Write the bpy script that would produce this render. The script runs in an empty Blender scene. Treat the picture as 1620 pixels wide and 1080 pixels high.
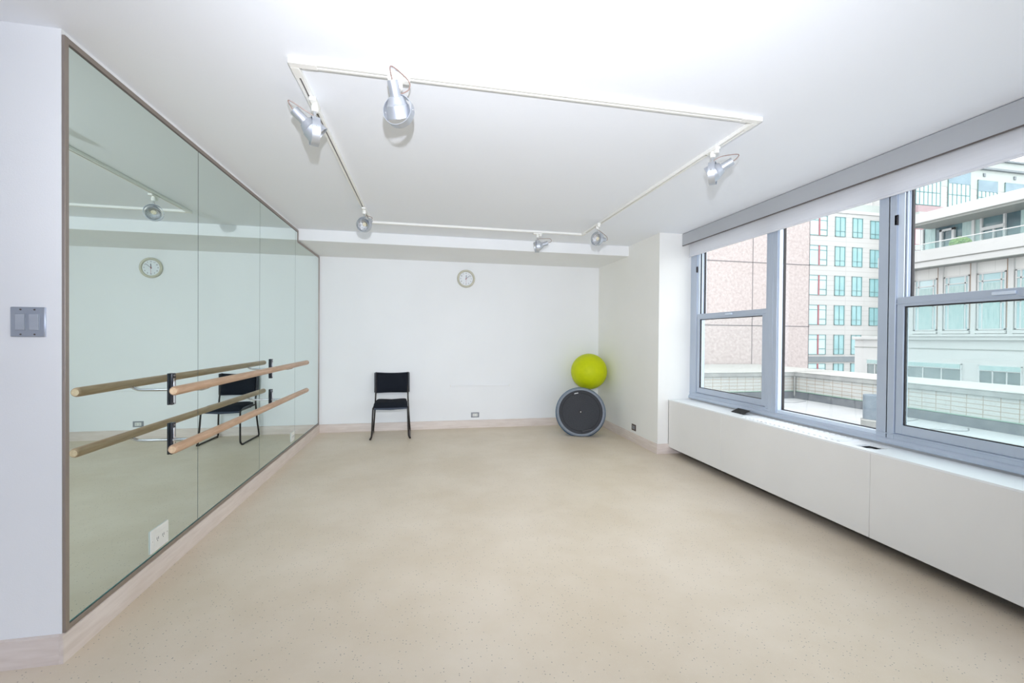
import bpy, bmesh, math, random
from mathutils import Vector, Matrix
random.seed(7)
PI = math.pi
sc = bpy.context.scene
COL = sc.collection

# ------------------------------------------------------------------ camera
YAW, PITCH, ROLL = -0.1980, -0.0091, 0.0082
CAM = Vector((1.468, 0.0, 1.355))
def cam_matrix():
    c, s = math.cos(YAW), math.sin(YAW);   A = Matrix(((c, s, 0), (-s, c, 0), (0, 0, 1)))
    c, s = math.cos(PITCH), math.sin(PITCH); B = Matrix(((1, 0, 0), (0, c, s), (0, -s, c)))
    c, s = math.cos(ROLL), math.sin(ROLL);  D = Matrix(((c, 0, s), (0, 1, 0), (-s, 0, c)))
    R = D @ B @ A
    right, fwd, up = R[0], R[1], R[2]
    return Matrix((right, up, -fwd)).transposed()
cd = bpy.data.cameras.new('camera'); cam = bpy.data.objects.new('camera', cd); COL.objects.link(cam)
cd.sensor_fit = 'HORIZONTAL'; cd.sensor_width = 36.0; cd.lens = 678.0 * 36.0 / 1620.0
cd.clip_start = 0.05; cd.clip_end = 300
cam.matrix_world = Matrix.Translation(CAM) @ cam_matrix().to_4x4()
sc.camera = cam

# ------------------------------------------------------------------ world, lights, exposure
w = bpy.data.worlds.new('overcast'); sc.world = w; w.use_nodes = True
bg = w.node_tree.nodes['Background']
bg.inputs['Color'].default_value = (0.93, 0.98, 1.0, 1); bg.inputs['Strength'].default_value = 3.35
def area(name, loc, rot, sx, sy, power, col, spread=None):
    d = bpy.data.lights.new(name, 'AREA'); d.shape = 'RECTANGLE'; d.size = sx; d.size_y = sy
    d.energy = power; d.color = col
    if spread: d.spread = spread
    o = bpy.data.objects.new(name, d); COL.objects.link(o); o.location = loc; o.rotation_euler = rot
    return o
# the flash on top of the camera
fl = bpy.data.lights.new('camera_flash', 'SPOT'); fl.energy = 360; fl.color = (0.89, 0.92, 1.0); fl.shadow_soft_size = 0.022
fl.spot_size = math.radians(118); fl.spot_blend = 1.0
fo = bpy.data.objects.new('camera_flash', fl); COL.objects.link(fo); fo.location = (1.475, -0.03, 1.68)
fo.rotation_euler = (math.radians(90 + 11), 0, YAW - .05)
# added area light that fills the room from behind the camera
area('studio_rear_fill', (0.9, -6.8, 1.45), (PI/2, 0, 0), 6.4, 2.3, 125, (.62, .73, 1.0))
sc.view_settings.view_transform = 'Standard'; sc.view_settings.look = 'None'
sc.view_settings.gamma = 1.0; sc.view_settings.use_curve_mapping = False
sc.view_settings.exposure = 0.0
sc.cycles.use_denoising = True
sc.cycles.max_bounces = 14; sc.cycles.diffuse_bounces = 10; sc.cycles.glossy_bounces = 6; sc.cycles.transparent_max_bounces = 16
sc.cycles.sample_clamp_indirect = 4.0
sc.cycles.caustics_reflective = True; sc.cycles.blur_glossy = 0.0

# ------------------------------------------------------------------ materials
def mat(name, color, rough=0.5, metal=0.0, spec=0.5, bump=None, noise=None, coat=0.0, emit=None):
    """bump=(scale, strength) ; noise=(scale, colour2, low, high)"""
    m = bpy.data.materials.new(name); m.use_nodes = True
    nt = m.node_tree; b = nt.nodes['Principled BSDF']
    b.inputs['Base Color'].default_value = (*color, 1); b.inputs['Roughness'].default_value = rough
    b.inputs['Metallic'].default_value = metal; b.inputs['Specular IOR Level'].default_value = spec
    b.inputs['Coat Weight'].default_value = coat
    tc = nt.nodes.new('ShaderNodeTexCoord')
    if noise:
        n = nt.nodes.new('ShaderNodeTexNoise'); n.inputs['Scale'].default_value = noise[0]; n.inputs['Detail'].default_value = 5
        nt.links.new(tc.outputs['Object'], n.inputs['Vector'])
        r = nt.nodes.new('ShaderNodeValToRGB'); r.color_ramp.elements[0].position = noise[2]; r.color_ramp.elements[1].position = noise[3]
        r.color_ramp.elements[0].color = (*color, 1); r.color_ramp.elements[1].color = (*noise[1], 1)
        nt.links.new(n.outputs['Fac'], r.inputs['Fac']); nt.links.new(r.outputs['Color'], b.inputs['Base Color'])
    if bump:
        n = nt.nodes.new('ShaderNodeTexNoise'); n.inputs['Scale'].default_value = bump[0]; n.inputs['Detail'].default_value = 4
        nt.links.new(tc.outputs['Object'], n.inputs['Vector'])
        bp = nt.nodes.new('ShaderNodeBump'); bp.inputs['Strength'].default_value = bump[1]; bp.inputs['Distance'].default_value = 0.01
        nt.links.new(n.outputs['Fac'], bp.inputs['Height']); nt.links.new(bp.outputs['Normal'], b.inputs['Normal'])
    return m

def floor_mat():
    m = bpy.data.materials.new('speckled_vinyl'); m.use_nodes = True
    nt = m.node_tree; N = nt.nodes; L = nt.links; b = N['Principled BSDF']
    tc = N.new('ShaderNodeTexCoord')
    n1 = N.new('ShaderNodeTexNoise'); n1.inputs['Scale'].default_value = 1.6; n1.inputs['Detail'].default_value = 6; n1.inputs['Roughness'].default_value = 0.6
    L.new(tc.outputs['Object'], n1.inputs['Vector'])
    r1 = N.new('ShaderNodeValToRGB'); r1.color_ramp.elements[0].position = .35; r1.color_ramp.elements[1].position = .68
    r1.color_ramp.elements[0].color = (0.665, 0.565, 0.435, 1); r1.color_ramp.elements[1].color = (0.75, 0.655, 0.535, 1)
    L.new(n1.outputs['Fac'], r1.inputs['Fac'])
    prev = r1.outputs['Color']
    for sc_, thr, col, amt in ((70, 0.17, (0.20, 0.19, 0.17, 1), 0.8), (120, 0.19, (0.30, 0.22, 0.14, 1), 0.6), (120, 0.2, (0.86, 0.80, 0.68, 1), 0.6)):
        v = N.new('ShaderNodeTexVoronoi'); v.inputs['Scale'].default_value = sc_; v.inputs['Randomness'].default_value = 1.0
        L.new(tc.outputs['Object'], v.inputs['Vector'])
        lt = N.new('ShaderNodeMath'); lt.operation = 'LESS_THAN'; lt.inputs[1].default_value = thr
        L.new(v.outputs['Distance'], lt.inputs[0])
        sp = N.new('ShaderNodeSeparateColor'); L.new(v.outputs['Color'], sp.inputs['Color'])
        g = N.new('ShaderNodeMath'); g.operation = 'GREATER_THAN'; g.inputs[1].default_value = 0.62; L.new(sp.outputs['Red'], g.inputs[0])
        mu = N.new('ShaderNodeMath'); mu.operation = 'MULTIPLY'; L.new(lt.outputs[0], mu.inputs[0]); L.new(g.outputs[0], mu.inputs[1])
        mu2 = N.new('ShaderNodeMath'); mu2.operation = 'MULTIPLY'; mu2.inputs[1].default_value = amt; L.new(mu.outputs[0], mu2.inputs[0])
        mx = N.new('ShaderNodeMix'); mx.data_type = 'RGBA'; L.new(mu2.outputs[0], mx.inputs['Factor']); L.new(prev, mx.inputs['A']); mx.inputs['B'].default_value = col
        prev = mx.outputs['Result']
    # scuffed, less shiny streaks
    L.new(prev, b.inputs['Base Color'])
    n2 = N.new('ShaderNodeTexNoise'); n2.inputs['Scale'].default_value = 3.0; n2.inputs['Detail'].default_value = 8
    mp = N.new('ShaderNodeMapping'); mp.inputs['Rotation'].default_value = (0, 0, .6); mp.inputs['Scale'].default_value = (1, 3.5, 1)
    L.new(tc.outputs['Object'], mp.inputs['Vector']); L.new(mp.outputs['Vector'], n2.inputs['Vector'])
    mr = N.new('ShaderNodeMapRange'); mr.inputs['To Min'].default_value = 0.34; mr.inputs['To Max'].default_value = 0.52; L.new(n2.outputs['Fac'], mr.inputs['Value'])
    L.new(mr.outputs['Result'], b.inputs['Roughness'])
    b.inputs['Specular IOR Level'].default_value = 0.4
    return m

def wood_mat(name, c1, c2, axis=1, scale=9.0, rough=0.45, stretch=14.0):
    m = bpy.data.materials.new(name); m.use_nodes = True
    nt = m.node_tree; N = nt.nodes; L = nt.links; b = N['Principled BSDF']
    tc = N.new('ShaderNodeTexCoord'); mp = N.new('ShaderNodeMapping')
    s = [stretch, stretch, stretch]; s[axis] = 1.0
    mp.inputs['Scale'].default_value = s; L.new(tc.outputs['Object'], mp.inputs['Vector'])
    n = N.new('ShaderNodeTexNoise'); n.inputs['Scale'].default_value = scale; n.inputs['Detail'].default_value = 6; n.inputs['Distortion'].default_value = .4
    L.new(mp.outputs['Vector'], n.inputs['Vector'])
    r = N.new('ShaderNodeValToRGB'); r.color_ramp.elements[0].position = .3; r.color_ramp.elements[1].position = .7
    r.color_ramp.elements[0].color = (*c1, 1); r.color_ramp.elements[1].color = (*c2, 1)
    L.new(n.outputs['Fac'], r.inputs['Fac']); L.new(r.outputs['Color'], b.inputs['Base Color'])
    b.inputs['Roughness'].default_value = rough
    return m

def glass_mat(name, tint=(1, 1, 1), haze=0.0, haze_col=(.8, .85, .85), dusty=False):
    m = bpy.data.materials.new(name); m.use_nodes = True
    nt = m.node_tree; N = nt.nodes; L = nt.links
    N.remove(N['Principled BSDF']); out = N['Material Output']
    tr = N.new('ShaderNodeBsdfTransparent'); tr.inputs['Color'].default_value = (*tint, 1)
    gl = N.new('ShaderNodeBsdfGlossy'); gl.inputs['Roughness'].default_value = 0.01
    lw = N.new('ShaderNodeLayerWeight'); pw = N.new('ShaderNodeMath'); pw.operation = 'POWER'; pw.inputs[1].default_value = 5.0
    L.new(lw.outputs['Facing'], pw.inputs[0])
    fr = N.new('ShaderNodeMapRange'); fr.inputs['To Min'].default_value = .04; fr.inputs['To Max'].default_value = .9; L.new(pw.outputs[0], fr.inputs['Value'])
    mx = N.new('ShaderNodeMixShader'); L.new(fr.outputs[0], mx.inputs[0]); L.new(tr.outputs[0], mx.inputs[1]); L.new(gl.outputs[0], mx.inputs[2])
    last = mx.outputs[0]
    if haze > 0:
        df = N.new('ShaderNodeBsdfTranslucent'); df.inputs['Color'].default_value = (*haze_col, 1)
        d2 = N.new('ShaderNodeBsdfDiffuse'); d2.inputs['Color'].default_value = (*haze_col, 1)
        m1 = N.new('ShaderNodeMixShader'); m1.inputs[0].default_value = .4; L.new(df.outputs[0], m1.inputs[1]); L.new(d2.outputs[0], m1.inputs[2])
        m2 = N.new('ShaderNodeMixShader'); m2.inputs[0].default_value = haze
        if dusty:
            tc = N.new('ShaderNodeTexCoord'); n = N.new('ShaderNodeTexNoise'); n.inputs['Scale'].default_value = 160; n.inputs['Detail'].default_value = 3
            L.new(tc.outputs['Object'], n.inputs['Vector'])
            mr = N.new('ShaderNodeMapRange'); mr.inputs['From Min'].default_value = .35; mr.inputs['From Max'].default_value = .65
            mr.inputs['To Min'].default_value = haze * .6; mr.inputs['To Max'].default_value = haze * 1.4; L.new(n.outputs['Fac'], mr.inputs['Value'])
            L.new(mr.outputs['Result'], m2.inputs[0])
        L.new(last, m2.inputs[1]); L.new(m1.outputs[0], m2.inputs[2]); last = m2.outputs[0]
    L.new(last, out.inputs['Surface'])
    return m

def fabric_mat(name, col, trans):
    m = bpy.data.materials.new(name); m.use_nodes = True
    nt = m.node_tree; N = nt.nodes; L = nt.links
    N.remove(N['Principled BSDF']); out = N['Material Output']
    d = N.new('ShaderNodeBsdfDiffuse'); t = N.new('ShaderNodeBsdfTranslucent'); mx = N.new('ShaderNodeMixShader')
    tc = N.new('ShaderNodeTexCoord'); wv = N.new('ShaderNodeTexNoise'); wv.inputs['Scale'].default_value = 2.0
    mp = N.new('ShaderNodeMapping'); mp.inputs['Scale'].default_value = (1, 1.5, 40); L.new(tc.outputs['Object'], mp.inputs['Vector']); L.new(mp.outputs['Vector'], wv.inputs['Vector'])
    r = N.new('ShaderNodeValToRGB'); r.color_ramp.elements[0].color = (*[c * .93 for c in col], 1); r.color_ramp.elements[1].color = (*col, 1)
    L.new(wv.outputs['Fac'], r.inputs['Fac'])
    for x in (d, t): L.new(r.outputs['Color'], x.inputs['Color'])
    mx.inputs[0].default_value = trans; L.new(d.outputs[0], mx.inputs[1]); L.new(t.outputs[0], mx.inputs[2]); L.new(mx.outputs[0], out.inputs['Surface'])
    return m

def brick_mat(name, c1, c2, mortar, bw, bh, ax, msize=0.006, off=0.0, rough=.5):
    """ax = horizontal object axis (0 x, 1 y); rows go up z"""
    m = bpy.data.materials.new(name); m.use_nodes = True
    nt = m.node_tree; N = nt.nodes; L = nt.links; b = N['Principled BSDF']
    tc = N.new('ShaderNodeTexCoord'); sp = N.new('ShaderNodeSeparateXYZ'); cb = N.new('ShaderNodeCombineXYZ')
    L.new(tc.outputs['Object'], sp.inputs[0]); L.new(sp.outputs[ax], cb.inputs[0]); L.new(sp.outputs[2], cb.inputs[1])
    br = N.new('ShaderNodeTexBrick'); br.offset = off; br.squash = 1.0
    br.inputs['Scale'].default_value = 1.0; br.inputs['Brick Width'].default_value = bw; br.inputs['Row Height'].default_value = bh
    br.inputs['Mortar Size'].default_value = msize; br.inputs['Mortar Smooth'].default_value = 0.1; br.inputs['Bias'].default_value = 0
    br.inputs['Color1'].default_value = (*c1, 1); br.inputs['Color2'].default_value = (*c2, 1); br.inputs['Mortar'].default_value = (*mortar, 1)
    L.new(cb.outputs[0], br.inputs['Vector']); L.new(br.outputs['Color'], b.inputs['Base Color']); b.inputs['Roughness'].default_value = rough
    return m

def granite_mat():
    m = bpy.data.materials.new('pink_granite'); m.use_nodes = True
    nt = m.node_tree; N = nt.nodes; L = nt.links; b = N['Principled BSDF']
    tc = N.new('ShaderNodeTexCoord'); n = N.new('ShaderNodeTexNoise'); n.inputs['Scale'].default_value = 10; n.inputs['Detail'].default_value = 12; n.inputs['Roughness'].default_value = .75
    L.new(tc.outputs['Object'], n.inputs['Vector'])
    r = N.new('ShaderNodeValToRGB'); e = r.color_ramp.elements; e[0].position = .38; e[0].color = (.38, .315, .305, 1); e[1].position = .62; e[1].color = (.53, .465, .45, 1)
    L.new(n.outputs['Fac'], r.inputs['Fac']); L.new(r.outputs['Color'], b.inputs['Base Color']); b.inputs['Roughness'].default_value = .6
    return m

def grain_metal(name, col, rough=.3, metal=.9, axis=2):
    m = bpy.data.materials.new(name); m.use_nodes = True
    nt = m.node_tree; N = nt.nodes; L = nt.links; b = N['Principled BSDF']
    tc = N.new('ShaderNodeTexCoord'); mp = N.new('ShaderNodeMapping'); s = [60, 60, 60]; s[axis] = 1; mp.inputs['Scale'].default_value = s
    n = N.new('ShaderNodeTexNoise'); n.inputs['Scale'].default_value = 4
    L.new(tc.outputs['Object'], mp.inputs['Vector']); L.new(mp.outputs['Vector'], n.inputs['Vector'])
    mr = N.new('ShaderNodeMapRange'); mr.inputs['To Min'].default_value = rough * .8; mr.inputs['To Max'].default_value = rough * 1.25
    L.new(n.outputs['Fac'], mr.inputs['Value']); L.new(mr.outputs['Result'], b.inputs['Roughness'])
    b.inputs['Base Color'].default_value = (*col, 1); b.inputs['Metallic'].default_value = metal
    return m

M = {}
M['wall'] = mat('white_wall_paint', (.84, .845, .845), .55, bump=(220, .05), noise=(1.3, (.865, .87, .87), .35, .7))
M['wall_right'] = mat('cream_wall_paint', (.84, .83, .785), .55, bump=(220, .05), noise=(1.3, (.87, .86, .82), .35, .7))
M['ceiling'] = mat('ceiling_paint', (.87, .895, .945), .7, bump=(150, .04), noise=(.8, (.88, .905, .955), .3, .7))
M['floor'] = floor_mat()
M['base'] = wood_mat('washed_baseboard', (.66, .565, .50), (.76, .67, .61), 0, 5, .5, 9)
M['base_y'] = wood_mat('washed_baseboard_side', (.66, .565, .50), (.76, .67, .61), 1, 5, .5, 9)
M['mirror'] = mat('mirror_silver', (.73, .825, .79), 0.0, 1.0, noise=(.4, (.74, .835, .80), .3, .7))
M['mirror_edge'] = mat('mirror_edge_glass', (.05, .22, .22), .2)
M['seam'] = mat('mirror_seam_backing', (.16, .17, .20), .5)
M['frame'] = grain_metal('taupe_anodised_metal', (.36, .31, .275), .38, .75)
M['frame_lip'] = mat('dark_frame_lip', (.10, .08, .07), .4)
M['barre'] = wood_mat('barre_wood', (.44, .265, .155), (.60, .40, .26), 1, 6, .38, 12)
M['barre_end'] = mat('barre_end_grain', (.78, .58, .38), .55, noise=(60, (.68, .48, .30), .4, .6))
M['chrome'] = mat('polished_chrome', (.72, .74, .78), .12, 1.0, noise=(3, (.76, .78, .8), .3, .7))
M['black_plate'] = mat('black_glossy_plate', (.025, .028, .035), .15, .3, noise=(9, (.05, .05, .06), .4, .7))
M['steel'] = grain_metal('brushed_steel_plate', (.40, .43, .48), .34, .85, 0)
M['steel_edge'] = mat('bright_steel_bevel', (.7, .74, .85), .25, .9, noise=(9, (.65, .7, .8), .3, .7))
M['paddle'] = mat('grey_paddle', (.40, .43, .48), .4, noise=(30, (.37, .40, .45), .3, .7))
M['silver'] = grain_metal('satin_silver_lamp', (.60, .63, .68), .44, .85)
M['white_plastic'] = mat('white_plastic', (.86, .85, .80), .4, noise=(20, (.83, .82, .77), .3, .7))
M['track'] = mat('white_track_enamel', (.88, .87, .83), .35, noise=(4, (.86, .85, .81), .3, .7))
M['track_slot'] = mat('dark_track_metal', (.18, .17, .18), .4, .3, noise=(10, (.14, .13, .14), .3, .7))  # dark lining of the track slot
M['lens'] = mat('lamp_reflector', (.85, .86, .88), .12, 1.0, bump=(240, .6))
M['led'] = mat('led_chip_yellow', (.70, .62, .42), .3, noise=(40, (.85, .80, .66), .4, .6))
M['cable'] = mat('lamp_cable', (.30, .20, .17), .4, noise=(30, (.25, .17, .14), .3, .7))
M['rubber'] = mat('black_rubber', (.02, .02, .02), .6, noise=(50, (.03, .03, .03), .3, .7))
M['chair_fabric'] = mat('black_navy_fabric', (.007, .009, .014), .85, spec=.2, bump=(700, .5), noise=(300, (.016, .02, .03), .4, .6))
M['chair_shell'] = mat('black_plastic_shell', (.012, .015, .022), .35, noise=(40, (.02, .024, .035), .4, .6))
M['chair_metal'] = mat('black_steel_tube', (.018, .014, .013), .28, .4, noise=(40, (.03, .024, .02), .4, .6))
M['seat_edge'] = mat('blue_black_seat_edge', (.035, .05, .085), .3, noise=(40, (.03, .045, .075), .4, .6))
M['ball'] = mat('lime_ball_vinyl', (.60, .66, .002), .5, 0.0, .25, bump=(120, .25), noise=(14, (.55, .62, .001), .35, .65))
M['dome'] = mat('blue_dome_rubber', (.035, .13, .26), .35, noise=(9, (.03, .11, .22), .3, .7))
M['rim'] = mat('grey_blue_rim', (.20, .23, .27), .42, noise=(30, (.23, .26, .30), .3, .7))
M['disc'] = mat('dark_platform', (.028, .030, .037), .5, bump=(380, .5), noise=(120, (.038, .041, .048), .4, .6))
M['disc_dark'] = mat('handle_recess', (.010, .010, .012), .5, noise=(20, (.014, .014, .016), .3, .7))
M['label_grey'] = mat('grey_label_patch', (.35, .36, .36), .4, noise=(60, (.55, .55, .52), .45, .55))
M['clock_rim'] = mat('clock_beige_rim', (.60, .58, .47), .4, noise=(20, (.57, .55, .44), .3, .7))
M['clock_face'] = mat('clock_white_face', (.80, .82, .84), .4, noise=(20, (.78, .80, .82), .3, .7))
M['ink'] = mat('dark_ink', (.05, .05, .07), .5, noise=(20, (.07, .07, .09), .3, .7))
M['red'] = mat('red_hand', (.45, .03, .05), .4, noise=(20, (.4, .03, .04), .3, .7))
M['outlet_white'] = mat('white_outlet_cover', (.80, .80, .76), .35, noise=(20, (.78, .78, .74), .3, .7))
M['outlet_brown'] = mat('dark_brown_outlet', (.09, .06, .05), .4, noise=(20, (.11, .075, .06), .3, .7))
M['outlet_grey'] = mat('grey_outlet', (.30, .31, .33), .4, noise=(20, (.27, .28, .30), .3, .7))
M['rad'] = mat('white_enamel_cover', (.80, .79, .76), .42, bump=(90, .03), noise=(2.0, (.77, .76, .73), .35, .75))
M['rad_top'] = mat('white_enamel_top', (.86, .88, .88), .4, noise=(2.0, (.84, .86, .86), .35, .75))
M['gap'] = mat('shadow_black', (.012, .012, .012), .8, noise=(6, (.02, .018, .016), .3, .7))  # near-black that stands in for shade under the cover and in its openings
M['alu'] = mat('blue_grey_window_aluminium', (.47, .53, .62), .38, .25, noise=(3, (.50, .56, .65), .3, .7))
M['alu_light'] = mat('pale_window_aluminium', (.68, .76, .86), .35, .2, noise=(3, (.70, .78, .88), .3, .7))
M['gasket'] = mat('black_window_gasket', (.02, .017, .02), .5, noise=(6, (.03, .025, .028), .3, .7))
M['valance'] = mat('grey_valance_metal', (.45, .465, .49), .45, .2, noise=(2, (.47, .485, .51), .3, .7))
M['shade'] = fabric_mat('roller_shade_fabric', (.92, .925, .95), .38)
M['glass'] = glass_mat('clear_glass')
M['glass_light'] = glass_mat('slightly_hazy_glass', (.97, .985, .985), .015, (.70, .78, .78))
M['glass_screen'] = glass_mat('dusty_glass', (.92, .98, .98), .07, (.70, .82, .84), True)
M['roof'] = mat('terrace_roof_coating', (0.363, 0.374, 0.385), .7, bump=(40, .2), noise=(2.2, (0.407, 0.418, 0.429), .35, .7))
M['crack'] = mat('terrace_crack', (0.165, 0.171, 0.176), .8, noise=(20, (0.193, 0.198, 0.204), .3, .7))
M['tile_y'] = brick_mat('parapet_tiles', (0.440, 0.446, 0.429), (0.457, 0.462, 0.446), (0.303, 0.237, 0.176), .24, .085, 1)
M['tile_x'] = brick_mat('parapet_tiles_side', (0.440, 0.446, 0.429), (0.457, 0.462, 0.446), (0.303, 0.237, 0.176), .24, .085, 0)
M['fascia'] = mat('weathered_concrete', (0.264, 0.270, 0.264), .8, noise=(5, (0.341, 0.347, 0.336), .35, .7))
M['cap'] = mat('pale_coping', (0.418, 0.418, 0.402), .7, noise=(4, (0.363, 0.363, 0.341), .4, .75))
M['tar'] = mat('dark_roof_flashing', (0.094, 0.105, 0.121), .7, noise=(6, (0.132, 0.143, 0.154), .4, .65))
M['green_edge'] = mat('green_flashing_edge', (0.220, 0.341, 0.275), .6, noise=(6, (0.198, 0.319, 0.253), .3, .7))
M['pipe'] = mat('grey_pipe', (0.165, 0.204, 0.242), .45, .2, noise=(7, (0.209, 0.248, 0.286), .35, .65))
M['granite'] = granite_mat()
M['joint'] = mat('granite_joint', (0.149, 0.132, 0.138), .7, noise=(6, (0.176, 0.160, 0.165), .3, .7))
M['tower'] = brick_mat('tower_stone', (0.462, 0.457, 0.446), (0.473, 0.468, 0.457), (0.396, 0.391, 0.380), 40, .44, 0, .03)
M['tower_green'] = mat('green_tinted_stone', (0.385, 0.429, 0.407), .6, noise=(2, (0.407, 0.446, 0.424), .3, .7))
M['stone'] = brick_mat('pale_limestone', (0.705, 0.705, 0.688), (0.721, 0.721, 0.705), (0.621, 0.621, 0.604), 1.17, 1.4, 1, .012, .5)
M['stone2'] = mat('white_limestone', (0.537, 0.537, 0.531), .6, noise=(1.5, (0.512, 0.519, 0.512), .35, .7))
M['soffit'] = mat('balcony_soffit', (0.275, 0.286, 0.270), .7, noise=(2, (0.303, 0.308, 0.292), .3, .7))
M['band'] = mat('dark_stone_band', (0.165, 0.193, 0.209), .6, noise=(3, (0.198, 0.226, 0.242), .3, .7))
M['cyan'] = mat('cyan_reflecting_pane', (0.198, 0.396, 0.418), .12, 0.0, .6, noise=(.7, (0.275, 0.462, 0.484), .35, .65))
M['cyan_pale'] = mat('pale_cyan_pane', (0.403, 0.577, 0.604), .15, 0.0, .6, noise=(.7, (0.483, 0.625, 0.644), .35, .65))
M['blue_pane'] = mat('dark_blue_pane', (0.121, 0.209, 0.264), .15, 0.0, .6, noise=(1.2, (0.165, 0.264, 0.319), .35, .65))  # darker blue upper part of the tall windows
M['teal_dark'] = mat('dark_teal_pane', (0.033, 0.083, 0.105), .12, 0.0, .6, noise=(1.1, (0.088, 0.176, 0.198), .4, .62))
M['grey_pane'] = mat('grey_strip_pane', (0.165, 0.209, 0.215), .2, 0.0, .5, noise=(2, (0.209, 0.253, 0.259), .35, .65))
M['curtain'] = wood_mat('pale_curtain', (0.282, 0.416, 0.416), (0.443, 0.550, 0.537), 2, 3, .8, 8)
M['wframe_green'] = mat('green_window_frame', (0.121, 0.231, 0.231), .4, noise=(4, (0.143, 0.253, 0.253), .3, .7))
M['wframe_red'] = mat('red_window_mullion', (0.303, 0.077, 0.094), .4, noise=(4, (0.330, 0.094, 0.110), .3, .7))
M['wframe_white'] = mat('white_window_frame', (0.550, 0.558, 0.558), .4, noise=(4, (0.531, 0.537, 0.537), .3, .7))
M['copper'] = mat('copper_downpipe', (0.319, 0.231, 0.176), .5, .2, noise=(4, (0.352, 0.264, 0.209), .3, .7))
M['pinkband'] = mat('pink_stone_band', (0.385, 0.275, 0.286), .6, noise=(3, (0.341, 0.242, 0.259), .3, .7))
M['leaf'] = mat('bright_green_leaves', (0.088, 0.198, 0.039), .6, bump=(30, 1.0), noise=(9, (0.187, 0.286, 0.077), .35, .6))
M['pot'] = mat('grey_planter', (0.165, 0.176, 0.187), .6, noise=(6, (0.193, 0.204, 0.215), .3, .7))
M['asphalt'] = mat('street_grey', (0.193, 0.198, 0.204), .9, noise=(.6, (0.220, 0.226, 0.231), .3, .7))

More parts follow.
